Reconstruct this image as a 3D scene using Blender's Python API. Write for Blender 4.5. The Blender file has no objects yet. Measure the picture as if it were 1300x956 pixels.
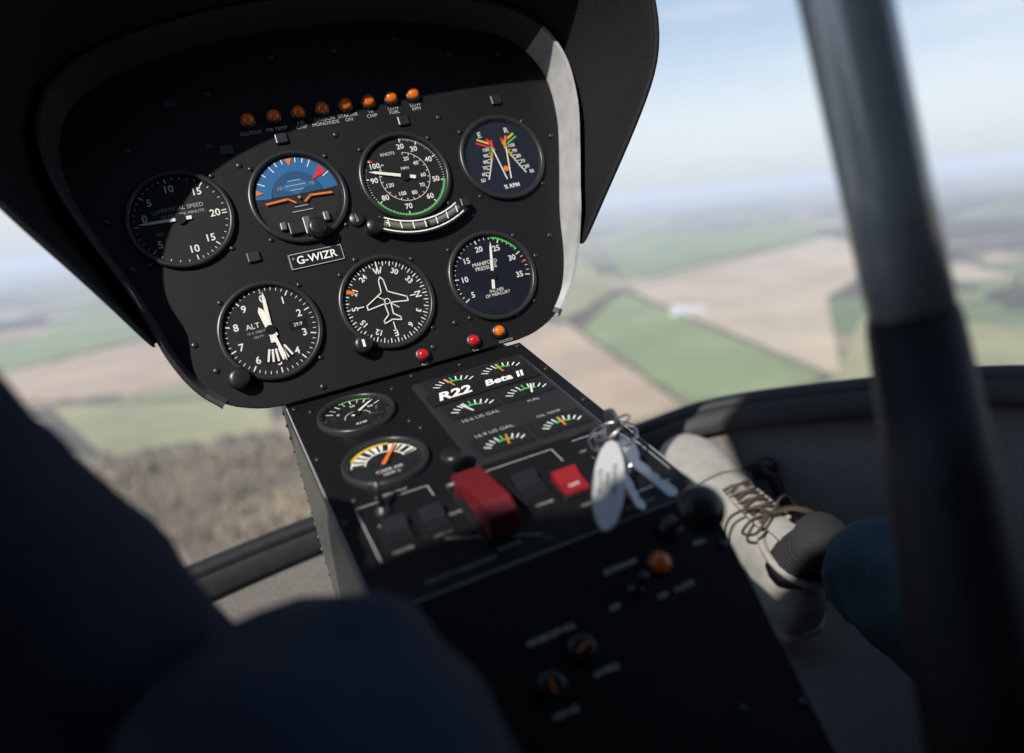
import bpy, math, random
import numpy as np
from mathutils import Matrix, Vector
random.seed(4); rng=np.random.default_rng(4)
SC=bpy.context.scene
SC.view_settings.view_transform='Standard'; SC.view_settings.look='None'; SC.view_settings.exposure=0
# ------------------------------------------------------------------ frames
# panel frame: origin centre of lower middle instrument, x right, y up the panel, z out of the panel
UP=np.array([.0961,.9429,.3189]); UP/=np.linalg.norm(UP)
X=np.array([1,0,0.])-UP*UP[0]; X/=np.linalg.norm(X); Y=np.cross(UP,X)
W=np.array([X,Y,UP])
def m4(r3,t=(0,0,0)):
    m=Matrix.Identity(4)
    for i in range(3):
        for j in range(3): m[i][j]=float(r3[i][j])
        m[i][3]=float(t[i])
    return m
MPN=m4(W)                                            # panel -> world
th=math.atan2(UP[2],UP[1])
P2A=np.array([[1,0,0],[0,math.sin(th),-math.cos(th)],[0,math.cos(th),math.sin(th)]])
MAF=m4(W@P2A.T)                                      # airframe (x right,y forward,z up) -> world
MCO=MPN@m4(np.array([[1,0,0],[0,.5361,.8441],[0,-.8441,.5361]]),(0,-.0605,0))   # console face
MFA=MCO@Matrix.Translation((0,-.254,0))@Matrix.Rotation(math.radians(42),4,'X') # lower console facet
# ------------------------------------------------------------------ materials
def newmat(name):
    m=bpy.data.materials.new(name); m.use_nodes=True; nt=m.node_tree
    return m,nt,nt.nodes['Principled BSDF']
def mat(name,col,rough=.5,metal=0,spec=.5,noise=0,nscale=200,bump=0,coat=0,trans=0,emis=0):
    m,nt,p=newmat(name); N=nt.nodes.new; L=nt.links.new
    p.inputs['Base Color'].default_value=(*col,1); p.inputs['Roughness'].default_value=rough
    p.inputs['Metallic'].default_value=metal; p.inputs['Specular IOR Level'].default_value=spec
    p.inputs['Coat Weight'].default_value=coat; p.inputs['Transmission Weight'].default_value=trans
    if noise or bump:
        tc=N('ShaderNodeTexCoord'); n=N('ShaderNodeTexNoise'); n.inputs['Scale'].default_value=nscale; n.inputs['Detail'].default_value=3
        L(tc.outputs['Object'],n.inputs['Vector'])
        if noise:
            mx=N('ShaderNodeMix'); mx.data_type='RGBA'
            mx.inputs[6].default_value=(*[c*(1-noise) for c in col],1); mx.inputs[7].default_value=(*[min(1,c*(1+noise)) for c in col],1)
            L(n.outputs['Fac'],mx.inputs[0]); L(mx.outputs[2],p.inputs['Base Color'])
            mr=N('ShaderNodeMapRange'); mr.inputs[3].default_value=max(.05,rough-.08); mr.inputs[4].default_value=min(1,rough+.08)
            L(n.outputs['Fac'],mr.inputs[0]); L(mr.outputs[0],p.inputs['Roughness'])
        if bump:
            b=N('ShaderNodeBump'); b.inputs['Strength'].default_value=bump; b.inputs['Distance'].default_value=.0006
            L(n.outputs['Fac'],b.inputs['Height']); L(b.outputs[0],p.inputs['Normal'])
    return m
PANEL=mat('panel_black',(.0065,.0065,.0075),.52,spec=.27,noise=.4,nscale=700,bump=.2)
HOOD=mat('hood_black',(.010,.010,.011),.7,spec=.3,noise=.35,nscale=500,bump=.6)
LIP=mat('rim_sunlit',(.40,.40,.40),.4,noise=.35,nscale=60)  # direct sun on the right rim, painted into the colour
LIPD=mat('rim_shaded',(.04,.04,.042),.45,noise=.3,nscale=60)  # same rim with the hood's shade painted into the colour
BEZ=mat('bezel_black',(.022,.022,.024),.32)
DIAL=mat('dial_black',(.012,.013,.015),.6,spec=.3)
DIALB=mat('dial_navy',(.007,.010,.020),.5,spec=.3)
WHT=mat('marking_white',(.85,.85,.8),.6)
GRY=mat('marking_grey',(.42,.42,.41),.6)
ORG=mat('marking_orange',(.8,.2,.03),.5)
RED=mat('marking_red',(.7,.03,.03),.5)
GRN=mat('marking_green',(.08,.55,.12),.5)
YEL=mat('marking_yellow',(.75,.5,.05),.5)
BLU=mat('horizon_blue',(.02,.14,.34),.5)
BLU2=mat('horizon_blue_dark',(.015,.08,.19),.5)
AMB=mat('amber_lens',(.72,.14,.008),.15,coat=.5)
REDL=mat('red_lens',(.5,.008,.008),.12,coat=.6)
MET=mat('steel',(.5,.5,.5),.3,1)
DMET=mat('dark_metal',(.06,.06,.065),.38,.8)
KNB=mat('knob_black',(.012,.012,.013),.33)
REDP=mat('guard_red',(.14,.010,.013),.4,noise=.2,nscale=300,bump=.2)
REDR=mat('rocker_red',(.24,.010,.014),.4)
SIDE=mat('console_side_metal',(.16,.16,.14),.42,.55,noise=.35,nscale=90,bump=.2)
CARPET=mat('carpet_grey',(.15,.137,.125),.95,noise=.6,nscale=420,bump=1)
SHELL=mat('cabin_black',(.014,.014,.015),.5,noise=.3,nscale=100)
LINER=mat('headliner',(.03,.03,.03),.9)
SEATM=mat('seat_leather',(.03,.03,.033),.55,noise=.2,nscale=80,bump=.3)
JEAN=mat('denim_navy',(.022,.030,.048),.9,spec=.15,noise=.5,nscale=350,bump=.8)
JEANT=mat('denim_teal',(.028,.055,.07),.9,spec=.2,noise=.5,nscale=350,bump=.8)
SUEDE=mat('suede_grey',(.31,.295,.265),.9,noise=.28,nscale=60,bump=.5)
SOLE=mat('shoe_sole',(.47,.45,.41),.7,noise=.15,nscale=90)
LACE=mat('lace_brown',(.05,.03,.02),.7)
SOCK=mat('sock_dark',(.022,.02,.022),.9,noise=.4,nscale=600,bump=1)
TAG=mat('tag_white',(.5,.5,.5),.4,noise=.12,nscale=250)
TUBEM=mat('tube_grey_paint',(.55,.56,.57),.28,.25,noise=.1,nscale=60,coat=.3)
RUB=mat('grip_rubber',(.007,.007,.008),.6,bump=.4)
def glassmat(name,fac):
    m=bpy.data.materials.new(name); m.use_nodes=True; nt=m.node_tree; nt.nodes.clear(); N=nt.nodes.new; L=nt.links.new
    t=N('ShaderNodeBsdfTransparent'); g=N('ShaderNodeBsdfGlossy'); g.inputs['Roughness'].default_value=.03
    fr=N('ShaderNodeFresnel'); fr.inputs[0].default_value=1.35; mu=N('ShaderNodeMath'); mu.operation='MULTIPLY'; mu.inputs[1].default_value=fac
    mx=N('ShaderNodeMixShader'); o=N('ShaderNodeOutputMaterial')
    L(fr.outputs[0],mu.inputs[0]); L(mu.outputs[0],mx.inputs[0]); L(t.outputs[0],mx.inputs[1]); L(g.outputs[0],mx.inputs[2])
    L(mx.outputs[0],o.inputs[0]); return m
GLS=glassmat('instrument_glass',1.2)
WGL=glassmat('windshield_acrylic',.35)
# ------------------------------------------------------------------ builders (mm)
def link(o): SC.collection.objects.link(o)
def empty(name,M,loc=(0,0,0)):
    o=bpy.data.objects.new(name,None); link(o); o.empty_display_size=.02
    o.matrix_world=M@Matrix.Translation([c*.001 for c in loc]); return o
class B:
    def __init__(s): s.v=[];s.f=[];s.m=[];s.mats=[];s.sm=[]
    def mi(s,m):
        if m not in s.mats: s.mats.append(m)
        return s.mats.index(m)
    def add(s,vs,fs,m,smooth=False):
        o=len(s.v); s.v+=[tuple(float(c) for c in v) for v in vs]; k=s.mi(m)
        for f in fs: s.f.append([i+o for i in f]); s.m.append(k); s.sm.append(smooth)
    def rev(s,prof,c,m,n=48,smooth=True,axis=None,cap=False):
        vs=[];fs=[]
        for r,z in prof:
            for i in range(n):
                a=2*math.pi*i/n; vs.append((c[0]+r*math.cos(a),c[1]+r*math.sin(a),(c[2] if len(c)>2 else 0)+z))
        for j in range(len(prof)-1):
            for i in range(n): fs.append([j*n+i,j*n+(i+1)%n,(j+1)*n+(i+1)%n,(j+1)*n+i])
        if cap: fs.append([(len(prof)-1)*n+i for i in range(n)])
        s.add(vs,fs,m,smooth)
    def disc(s,c,r,z,m,n=48): s.add([(c[0]+r*math.cos(2*math.pi*i/n),c[1]+r*math.sin(2*math.pi*i/n),z) for i in range(n)],[list(range(n))],m)
    def arc(s,c,r0,r1,a0,a1,z,m,n=32):
        vs=[];fs=[]
        for i in range(n+1):
            a=math.radians(a0+(a1-a0)*i/n)
            for r in (r0,r1): vs.append((c[0]+r*math.sin(a),c[1]+r*math.cos(a),z))
        for i in range(n): fs.append([2*i,2*i+1,2*i+3,2*i+2])
        s.add(vs,fs,m)
    def tick(s,c,a,r0,r1,w,z,m):
        a=math.radians(a); d=(math.sin(a),math.cos(a)); p=(d[1],-d[0])
        s.add([(c[0]+d[0]*r+p[0]*k,c[1]+d[1]*r+p[1]*k,z) for r,k in ((r0,-w/2),(r0,w/2),(r1,w/2),(r1,-w/2))],[[0,1,2,3]],m)
    def line(s,p,q,w,z,m):
        d=np.array(q,float)-np.array(p,float); l=np.linalg.norm(d); d/=l; n=np.array([-d[1],d[0]])*w/2; d=d*w/2
        P=np.array(p)-d;Q=np.array(q)+d
        s.add([(*(P+n),z),(*(P-n),z),(*(Q-n),z),(*(Q+n),z)],[[0,1,2,3]],m)
    def box(s,x0,x1,y0,y1,z0,z1,m,bev=0):
        b=min(bev,(x1-x0)/2.01,(y1-y0)/2.01,(z1-z0)/1.01)
        if b<=0:
            vs=[(x,y,z) for z in (z0,z1) for x,y in ((x0,y0),(x1,y0),(x1,y1),(x0,y1))]
            s.add(vs,[[3,2,1,0],[4,5,6,7],[0,1,5,4],[1,2,6,5],[2,3,7,6],[3,0,4,7]],m); return
        def ring(k,z): 
            a=[(x0+b,y0+k),(x1-b,y0+k),(x1-k,y0+b),(x1-k,y1-b),(x1-b,y1-k),(x0+b,y1-k),(x0+k,y1-b),(x0+k,y0+b)]
            return [(x,y,z) for x,y in a]
        vs=ring(0,z0)+ring(0,z1-b)+ring(b*.3,z1-b*.3)+ring(b*.95,z1)
        fs=[[j*8+i,j*8+(i+1)%8,(j+1)*8+(i+1)%8,(j+1)*8+i] for j in range(3) for i in range(8)]+[[7,6,5,4,3,2,1,0],[24+i for i in range(8)]]
        s.add(vs,fs,m)
    def prism(s,pts,z0,z1,m,capb=True):
        n=len(pts); vs=[(x,y,z0) for x,y in pts]+[(x,y,z1) for x,y in pts]
        fs=[[i,(i+1)%n,n+(i+1)%n,n+i] for i in range(n)]+[[n+i for i in range(n)]]
        if capb: fs.append(list(range(n))[::-1])
        s.add(vs,fs,m)
    def loft(s,rings,m,closed=True,smooth=True,cap=True):
        n=len(rings[0]); vs=[p for r in rings for p in r]; fs=[]
        for j in range(len(rings)-1):
            for i in range(n if closed else n-1): fs.append([j*n+i,j*n+(i+1)%n,(j+1)*n+(i+1)%n,(j+1)*n+i])
        if cap and closed: fs+=[list(range(n))[::-1],[(len(rings)-1)*n+i for i in range(n)]]
        s.add(vs,fs,m,smooth)
    def tube(s,pts,r,m,n=10,closed=False):
        P=[Vector(p) for p in pts]; R=r if isinstance(r,(list,tuple)) else [r]*len(P); rings=[]; up=None
        for i,p in enumerate(P):
            a=P[i-1] if i>0 or closed else P[i]; b=P[(i+1)%len(P)] if i<len(P)-1 or closed else P[i]
            t=(b-a).normalized()
            if up is None: up=t.orthogonal().normalized()
            u=(up-t*up.dot(t)).normalized(); up=u; w=t.cross(u)
            rings.append([tuple(p+(u*math.cos(2*math.pi*k/n)+w*math.sin(2*math.pi*k/n))*R[i]) for k in range(n)])
        if closed: rings.append(rings[0])
        s.loft(rings,m,cap=not closed)
    def ball(s,c,r,m,n=16,sz=1,z0=-1):
        k=8; s.rev([(r*math.cos(a),r*sz*math.sin(a)) for a in np.linspace(math.asin(z0),math.pi/2*.995,k)],c,m,n,cap=True)
    def make(s,name,parent=None,M=None,scale=.001,sub=0,solid=0,bevel=0):
        me=bpy.data.meshes.new(name); me.from_pydata([(a*scale,b*scale,c*scale) for a,b,c in s.v],[],s.f)
        for m in s.mats: me.materials.append(m)
        me.polygons.foreach_set('material_index',s.m); me.polygons.foreach_set('use_smooth',s.sm); me.update()
        o=bpy.data.objects.new(name,me); link(o)
        if parent: o.parent=parent
        if M is not None: o.matrix_world=M
        if solid: md=o.modifiers.new('s','SOLIDIFY'); md.thickness=solid*scale; md.offset=0
        if bevel: md=o.modifiers.new('b','BEVEL'); md.width=bevel*scale; md.segments=2; md.limit_method='ANGLE'
        if sub: md=o.modifiers.new('u','SUBSURF'); md.levels=sub; md.render_levels=sub
        return o
def text(s,x,y,size,parent,z=1.3,m=WHT,rot=0,name='lettering',shear=0,off=0.0,al='CENTER'):
    cu=bpy.data.curves.new(name,'FONT'); cu.body=s; cu.size=size*.001; cu.align_x=al; cu.align_y='CENTER'; cu.resolution_u=3
    cu.shear=shear; cu.offset=off*.001; cu.materials.append(m); cu.space_line=.9
    o=bpy.data.objects.new(name,cu); link(o); o.parent=parent; o.location=(x*.001,y*.001,z*.001); o.rotation_euler=(0,0,math.radians(rot)); return o
def pol(a,r): a=math.radians(a); return r*math.sin(a),r*math.cos(a)
def screw(b,x,y,z=0,r=2.4):
    b.rev([(r,0),(r,.8),(r*.75,1.3),(r*.3,1.5)],(x,y,z),DMET,12,cap=True)
def cat(pts,n=8):
    out=[]; P=[np.array(p,float) for p in pts]; P=[2*P[0]-P[1]]+P+[2*P[-1]-P[-2]]
    for i in range(1,len(P)-2):
        for k in range(n):
            t=k/n; out.append(.5*((2*P[i])+(-P[i-1]+P[i+1])*t+(2*P[i-1]-5*P[i]+4*P[i+1]-P[i+2])*t*t+(-P[i-1]+3*P[i]-3*P[i+1]+P[i+2])*t**3))
    out.append(P[-2]); return out
def mir(h): return [(-x,y,z) for x,y,z in h[::-1]][:-1]+list(h)
# ------------------------------------------------------------------ instrument panel
half=[(0,250),(60,248),(118,238),(160,226),(185,212),(200,195),(209,167),(206,128),(194,88),(178,41),(168,1),(156,-27),(140,-46),(118,-56),(100,-59)]
sm=[tuple(p) for p in cat(half,3)]
outl=sm+[(-x,y) for x,y in sm[::-1][:-1]]
outl=outl[::-1]   # ccw
panel=empty('instrument_panel',MPN)
b=B()
def sc(k,z,dy=90): return [(x*k,(y-dy)*k+dy,z) for x,y in outl]
b.loft([sc(.80,-95),sc(.90,-60),sc(.985,-8),sc(1.0,-2),sc(.996,0)],PANEL,smooth=False)
b.make('panel_plate',panel)
b=B()
for x,y in [(-159,163),(-124,200),(-33,224),(76,226),(166,199),(191,113),(186,62),(158,23),(-82,136),(-100,156),(-61,51),(-15,40),(63,50),(97,63),(139,8),(50,-31),(104,-38),(-68,-53),(-150,3),(26,-46),(-186,110),(-178,70),(-140,-20),(0,148),(92,148),(-90,200),(120,205),(20,222)]:
    screw(b,x,y)
for x,y in [(-91,60),(149,155),(-88,150),(-120,196),(-44,152),(60,150)]:
    b.box(x-5,x+5,y-4.5,y+4.5,0,2.6,DMET,1)
b.rev([(6.5,0),(6.5,2),(5.5,3)],(-4,73),DMET,24,cap=True)
b.make('panel_screws',panel)
# raised rim around the panel
def lipz(y): return 3+31*min(1,max(0,(y+35)/70))
lp=half+[(-x,y) for x,y in half[::-1][:-1]]
lp=[p for p in lp if p[1]>-50]
k0=lp.index((-140,-46)); lp=[tuple(p) for p in cat(lp[k0:]+lp[:k0],5)]
def s2(x,y,k): return x*k,(y-90)*k+90
b=B()
# split: sunlit tone painted on the right side, shaded tone on the rest
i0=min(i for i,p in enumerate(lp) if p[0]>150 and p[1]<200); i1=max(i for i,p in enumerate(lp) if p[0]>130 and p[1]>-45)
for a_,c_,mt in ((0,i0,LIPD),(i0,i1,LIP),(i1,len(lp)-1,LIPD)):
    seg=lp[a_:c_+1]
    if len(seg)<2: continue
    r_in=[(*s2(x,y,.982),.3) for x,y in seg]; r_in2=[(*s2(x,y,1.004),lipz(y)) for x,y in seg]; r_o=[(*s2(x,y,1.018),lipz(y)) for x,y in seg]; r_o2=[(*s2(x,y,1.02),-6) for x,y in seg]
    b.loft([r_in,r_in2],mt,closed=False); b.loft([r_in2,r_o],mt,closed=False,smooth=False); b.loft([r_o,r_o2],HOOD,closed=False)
b.make('panel_rim',panel)
for t,x in [('CLUTCH',-66),('MR TEMP',-45),('MR\nCHIP',-25),('CARBON\nMONOXIDE',-5),('STARTER\nON',15),('TR\nCHIP',35),('LOW\nFUEL',55),('LOW\nRPM',75)]:
    text(t,x,161,4.2,panel,.5,GRY)
b=B(); b.box(-66,-22,42,56,0,1,KNB,.5)
for p,q in [((-65,43),(-23,43)),((-23,43),(-23,55)),((-23,55),(-65,55)),((-65,55),(-65,43))]: b.line(p,q,.5,1.2,GRY)
b.make('placard',panel); text('G-WIZR',-44,49,9,panel,1.3,off=.1)
text('L\n0',-4,73,4,panel,3.3,GRY)
# hood
base=[(172,12,-4),(180,45,-4),(191,75,-4),(200,95,-4),(211,128,-4),(214,167,-4),(204,200,-4),(190,216,-4),(163,230,-4),(120,242,-4),(60,252,-4),(0,254,-4)]
near=[(174,2,20),(191,31,48),(210,60,75),(232,93,98),(248,123,115),(250,168,131),(234,212,145),(210,236,152),(178,254,158),(125,268,163),(60,276,166),(0,278,167)]
def full(h): return h+[(-x,y,z) for x,y,z in h[::-1][1:]]
fb,fn=full(base),full(near); rings=[]
for k in (0,.2,.4,.6,.8,1):
    rings.append([tuple(a[i]*(1-k)+c[i]*k+((4*math.sin(k*math.pi)*(1 if a[0]>0 else -1) if i==0 and abs(a[0])>20 else 0)) for i in range(3)) for a,c in zip(fb,fn)])
hood=empty('glareshield_hood',MPN)
b=B(); b.loft(rings,HOOD,closed=False,cap=False); b.make('hood_shell',hood,sub=2,solid=3.5)
b=B(); b.tube([ (x,y,z) for x,y,z in fn],2.6,HOOD,8); b.make('hood_edge',hood,sub=2)
# ------------------------------------------------------------------ instruments
def gauge(name,cx,cy,dial=DIAL,R=39.5,M=MPN):
    e=empty(name,M,(cx,cy,0)); b=B()
    b.rev([(R,-1),(R,3.6),(R-.8,4.6),(R-3,4.8),(R-3.8,4.2),(R-4.6,1)],(0,0),BEZ,64)
    b.disc((0,0),R-4.4,.8,dial,64)
    if R>35:
        for a in (45,135,225,315): x,y=pol(a,R+3.5); screw(b,x,y,0,2.0)
    b.make('bezel',e)
    g=B(); g.disc((0,0),R-4,4,GLS,48); g.make('cover_glass',e)
    return e
Z=1.15
def pointer(b,a,r0,r1,w,m=WHT,z=2.6):
    s,c=math.sin(math.radians(a)),math.cos(math.radians(a)); p=(c,-s)
    pts=[(s*r0+p[0]*-w*.7,c*r0+p[1]*-w*.7,z),(s*r0+p[0]*w*.7,c*r0+p[1]*w*.7,z),(s*r1*.82+p[0]*w/2,c*r1*.82+p[1]*w/2,z),(s*r1,c*r1,z),(s*r1*.82-p[0]*w/2,c*r1*.82-p[1]*w/2,z)]
    b.add(pts,[[0,1,2,3,4]],m)
e=gauge('vertical_speed_indicator',-135,101); b=B()
def seq(b,vals,sub,r0=30.5,r1=34.3,rs=32.5,w=.8,m=WHT):
    for i in range(len(vals)):
        a=vals[i]; b.tick((0,0),a,r0,r1,w,Z,m)
        if i<len(vals)-1:
            for k in range(1,sub): b.tick((0,0),a+(vals[i+1]-a)*k/sub,rs,r1,w*.55,Z,m)
seq(b,[-90,-48,-7,40,88],5); seq(b,[270,228,172,138,92],5)
pointer(b,272,-8,31,2); b.disc((0,0),4,2.8,KNB)
b.make('dial_markings',e)
for v,a in [('5',-48),('10',-7),('15',40),('20',90),('15',138),('10',172),('5',228),('0',-78)]:
    x,y=pol(a,25.5); text(v,x,y,8,e,Z,WHT,off=.12)
text('VERTICAL SPEED',2,9,4.6,e,Z,GRY); text('100 FEET PER MINUTE',2,4,3.4,e,Z,GRY); text('UP',-17,8,3.5,e,Z,GRY); text('DN',-17,-9,3.5,e,Z,GRY)
e=gauge('attitude_indicator',-44,101,mat('ai_black',(.012,.012,.013),.5)); b=B()
b.arc((0,0),21,33.5,-84,84,Z,BLU,40); b.arc((0,2),0,20,-88,88,Z+.1,BLU2,32)
b.arc((0,2),0,13,-60,60,Z+.2,BLU,20)
for a in (-60,-45,-30,-20,-10,10,20,30,60): b.tick((0,0),a,27 if abs(a) in(30,60) else 29.5,33.5,.8,Z+.3,WHT)
b.add([(-3,33,Z+.5),(3,33,Z+.5),(0,27,Z+.5)],[[0,2,1]],ORG)
b.add([(*pol(44,33),Z+.6),(*pol(58,31),Z+.6),(*pol(50,18),Z+.6)],[[0,2,1]],RED)
b.add([(*pol(-70,33),Z+.6),(*pol(-78,33),Z+.6),(*pol(-74,27),Z+.6)],[[0,1,2]],ORG)
b.line((-26,-2),(-9,-1),1.6,3.2,ORG); b.line((9,-1),(26,-2),1.6,3.2,ORG); b.line((-9,-1),(-4,-5),1.4,3.2,ORG); b.line((9,-1),(4,-5),1.4,3.2,ORG); b.disc((0,-1),1.2,3.3,ORG,12)
for yy,w in ((6,5),(10,8),(14,5),(-8,5),(-12,8)): b.line((-w,yy),(w,yy),.7,Z+.5,GRY)
b.arc((0,0),31,33.5,95,265,Z+.1,DMET,30)
b.make('horizon_card',e)
b=B(); b.box(-15,14,-31,-20,1,4.6,DMET,1); b.box(-3,3,-33,-18,1,5.2,SIDE,1); b.box(14,19,-25,-17,1,4.8,SIDE,1); b.box(-21,-16,-26,-19,1,4.8,SIDE,1); b.make('cage_mechanism',e)
b=B(); b.rev([(7.5,0),(7.5,9),(6.8,10),(5,10.5)],(6,-31,5),KNB,20,cap=True); b.rev([(5,0),(5,5)],(6,-31,0),DMET,16); b.make('cage_knob',e)
text('10',-13,9,4.5,e,Z+.6,GRY); text('10',13,9,4.5,e,Z+.6,GRY)
e=gauge('airspeed_indicator',46.5,101); b=B()
AK=[8,33,66,106,143,190,235,275,304,330]
seq(b,AK[:9],2,31,34.3,32.4,.9)
for i in range(8):
    for k in range(1,10): b.tick((0,0),AK[i]+(AK[i+1]-AK[i])*k/10,32.8,34.3,.35,Z,WHT)
b.arc((0,0),33.4,34.8,104,240,Z+.15,GRN,60); b.tick((0,0),306,29,34.8,1.2,Z+.2,RED)
for a in range(10,311,15): b.tick((0,0),a,19.5,21.5,.5,Z,WHT)
b.arc((0,0),21.3,21.7,10,310,Z,WHT,60)
pointer(b,287,-9,31,2.2); b.disc((0,0),4,2.8,KNB); b.make('dial_markings',e)
for v,a in [('20',8),('30',33),('40',66),('50',106),('60',143),('70',190),('80',235),('90',272),('100',300)]:
    x,y=pol(a,26.7); text(v,x,y,6.4,e,Z,off=.1)
for v,a in [('20',20),('40',52),('60',96),('70',130),('80',166),('100',205),('120',250)]:
    x,y=pol(a,16); text(v,x,y,4.8,e,Z,WHT,off=.05)
text('KNOTS',-9,22,3.8,e,Z); text('MPH',2,7,3.6,e,Z)
e=gauge('dual_tachometer',137,101,DIALB); b=B()
for sgn in (-1,1):
    pts=[]
    for i in range(13):
        t=i/12; yy=17-34*t; xx=sgn*(5+13*t**1.4); pts.append((xx,yy))
    for i in range(12):
        m_=RED if i==0 else YEL if i==1 else GRN if i in (2,3) else YEL if i<6 else WHT
        b.line(pts[i],pts[i+1],2.0 if i<6 else 1.0,Z,m_)
        b.line(pts[i],(pts[i][0]+sgn*3,pts[i][1]+.5),.6,Z,m_ if i<5 else WHT)
    b.line((sgn*2,-20),(sgn*7,13),1.1,2.6,WHT); b.line((sgn*5,8),(sgn*9,18),1.8,2.7,RED if sgn<0 else ORG)
b.line((-17,20),(-6,14),1.8,Z,YEL); b.line((-19,17),(-9,12),1.4,Z,RED); b.line((17,20),(6,14),1.8,Z,YEL); b.line((19,17),(9,12),1.4,Z,GRN)
b.disc((0,-11),2.6,2.9,ORG,16)
b.make('dial_markings',e)
for i,v in enumerate(['100','90','80','70','60','50']):
    t=(i+1)/6.3; yy=15-34*t; xx=5+13*t**1.4
    text(v,-xx-6.5,yy,4.4,e,Z,off=.05); text(v,xx+6.5,yy,4.4,e,Z,off=.05)
text('E',-14,24,7.5,e,Z,WHT); text('R',12,24,7.5,e,Z,WHT); text('% RPM',1,-27,5.2,e,Z,off=.1)
e=gauge('altimeter',-94,0); b=B()
seq(b,[i*36 for i in range(11)],5,30,34.3,32,.9)
for i in range(10): 
    x,y=pol(i*36,25.5); text(str(i),x,y,8,e,Z,off=.12)
pointer(b,3,-10,31,2.6); pointer(b,-12,-6,20,4.5,z=2.9)
b.arc((0,0),14,26,150,205,Z+.1,KNB,20)
for k in range(6): 
    a=154+k*9; b.tick((0,0),a,15,25,1.6,Z+.3,WHT)
pointer(b,168,-4,27,2.2,z=3.1); b.disc((0,0),4,3.3,KNB,24)
b.box(14,28,-4,3,.9,1.1,KNB); b.make('dial_markings',e)
text('ALT',-12,6,6,e,Z); text('10 A 1000 FT',-10,1,2.8,e,Z,GRY); text('100 FT',-10,-3,2.8,e,Z,GRY); text('29.9',21,-.5,4,e,Z+.3,WHT)
b=B(); b.rev([(8,0),(8,9),(7,10.5),(4,11)],(-32,-31,2),KNB,20,cap=True); b.make('setting_knob',e)
e=gauge('heading_indicator',0,0); b=B()
for i in range(72): b.tick((0,0),i*5,30.5 if i%2==0 else 32,34.4,.8 if i%2==0 else .45,Z,WHT)
pl=[(0,21),(2,18),(2.6,8),(17,0),(17,-3.5),(2.6,-1.5),(2,-11),(7,-15),(7,-17.5),(0,-15.5)]
pl2=pl+[(-x,y) for x,y in pl[::-1][1:]]
for p,q in zip(pl2,pl2[1:]): b.line(p,q,.95,2.2,WHT)
b.line((0,24),(0,34),.9,2.2,WHT); b.line((0,-18),(0,-24),.9,2.2,WHT); b.line((24,0),(20,0),.9,2.2,WHT); b.line((-24,0),(-20,0),.9,2.2,WHT)
b.line((0,0),(8,-7),.7,2.2,WHT); b.line((0,0),(-7,6),.7,2.2,WHT); b.disc((0,0),2.6,2.3,WHT,16); b.disc((0,0),1.9,2.4,DIAL,16)
b.tick((0,0),298,27,34.5,3,Z+.4,ORG); b.make('compass_card',e)
for i,v in enumerate(['W','30','33','N','3','6','E','12','15','S','21','24']):
    x,y=pol(i*30,26.5); text(v,x,y,7.4 if v in 'WNES' else 6.3,e,Z,rot=-i*30,off=.15)
b=B(); b.rev([(7.5,0),(7.5,9),(6.5,10.5),(4,11)],(-30,-30,2),KNB,20,cap=True); b.add([(x-30,y-30,13.1) for x,y in ((-1,-3),(1,-3),(1,3),(-1,3))],[[0,1,2,3]],WHT); b.make('setting_knob',e)
e=gauge('manifold_pressure_gauge',94,0,DIALB); b=B()
seq(b,[240,276,313,350,387,424,461],5,30,34.3,32,.9)
b.arc((0,0),33.2,34.6,375,418,Z+.1,GRN,20); b.tick((0,0),440,30,34.6,1.2,Z+.2,RED)
pointer(b,14,-12,30,2); b.disc((0,0),4,2.8,KNB); b.make('dial_markings',e)
for v,a in [('5',240),('10',274),('15',313),('20',350),('25',27),('30',64),('35',101)]:
    x,y=pol(a,25); text(v,x,y,6.8,e,Z,off=.1)
text('MANIFOLD\nPRESSURE',-3,10,4.6,e,Z); text('INCHES\nOF MERCURY',0,-15,3.8,e,Z)
e=empty('slip_indicator',MPN,(48,56,0)); b=B()
def arcpts(r,a0,a1,n,cy): return [(r*math.sin(math.radians(a)),cy-r*math.cos(math.radians(a))+0) for a in np.linspace(a0,a1,n)]
o1=arcpts(75,-33,33,13,66); i1_=arcpts(62,-33,33,13,66)
b.prism(o1+i1_[::-1],0,9,KNB)
for ra,rb in ((73.4,72.4),(64,63)):
    b.prism(arcpts(ra,-30,30,13,66)+arcpts(rb,-30,30,13,66)[::-1],9,9.4,WHT)
b.tube([(x,y,9) for x,y in arcpts(68,-29,29,13,66)],2.8,mat('slip_tube',(.16,.16,.14),.1,coat=1),10)
for a in np.linspace(-26,26,7): 
    x,y=68*math.sin(math.radians(a)),66-68*math.cos(math.radians(a)); b.line((x,y-2.5),(x,y+2.5),.9,12.1,WHT)
b.ball((2,-2,9.6),2.9,KNB)
b.rev([(7,0),(7,10),(6,11)],(-41,6,0),KNB,20,cap=True); b.box(36,44,6,14,0,10,DMET,1)
b.make('curved_tube',e)
def lamp(x,y,M,lens,r=5.2,name='warning_light'):
    b=B(); b.rev([(r+1.8,0),(r+1.8,2.6),(r+.9,3.8),(r-.2,4)],(0,0),DMET,24)
    b.rev([(r,1.5),(r,4.4),(r*.9,5.8),(r*.6,6.9),(r*.2,7.4)],(0,0),lens,24,cap=True)
    o=b.make(name); o.matrix_world=M@Matrix.Translation((x*.001,y*.001,0)); return o
for x in (-66,-45,-25,-5,15,35,55,75): lamp(x,171.5,MPN,AMB)
lamp(15,-50,MPN,REDL,4.6); lamp(60,-50,MPN,REDL,4.6); lamp(84,-48,MPN,AMB,4.6)
text('ALT',15,-57.5,3.4,panel,.5,GRY); text('OIL',60,-57.5,3.4,panel,.5,GRY); text('CLUTCH',88,-57,3.2,panel,.5,GRY)
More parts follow.
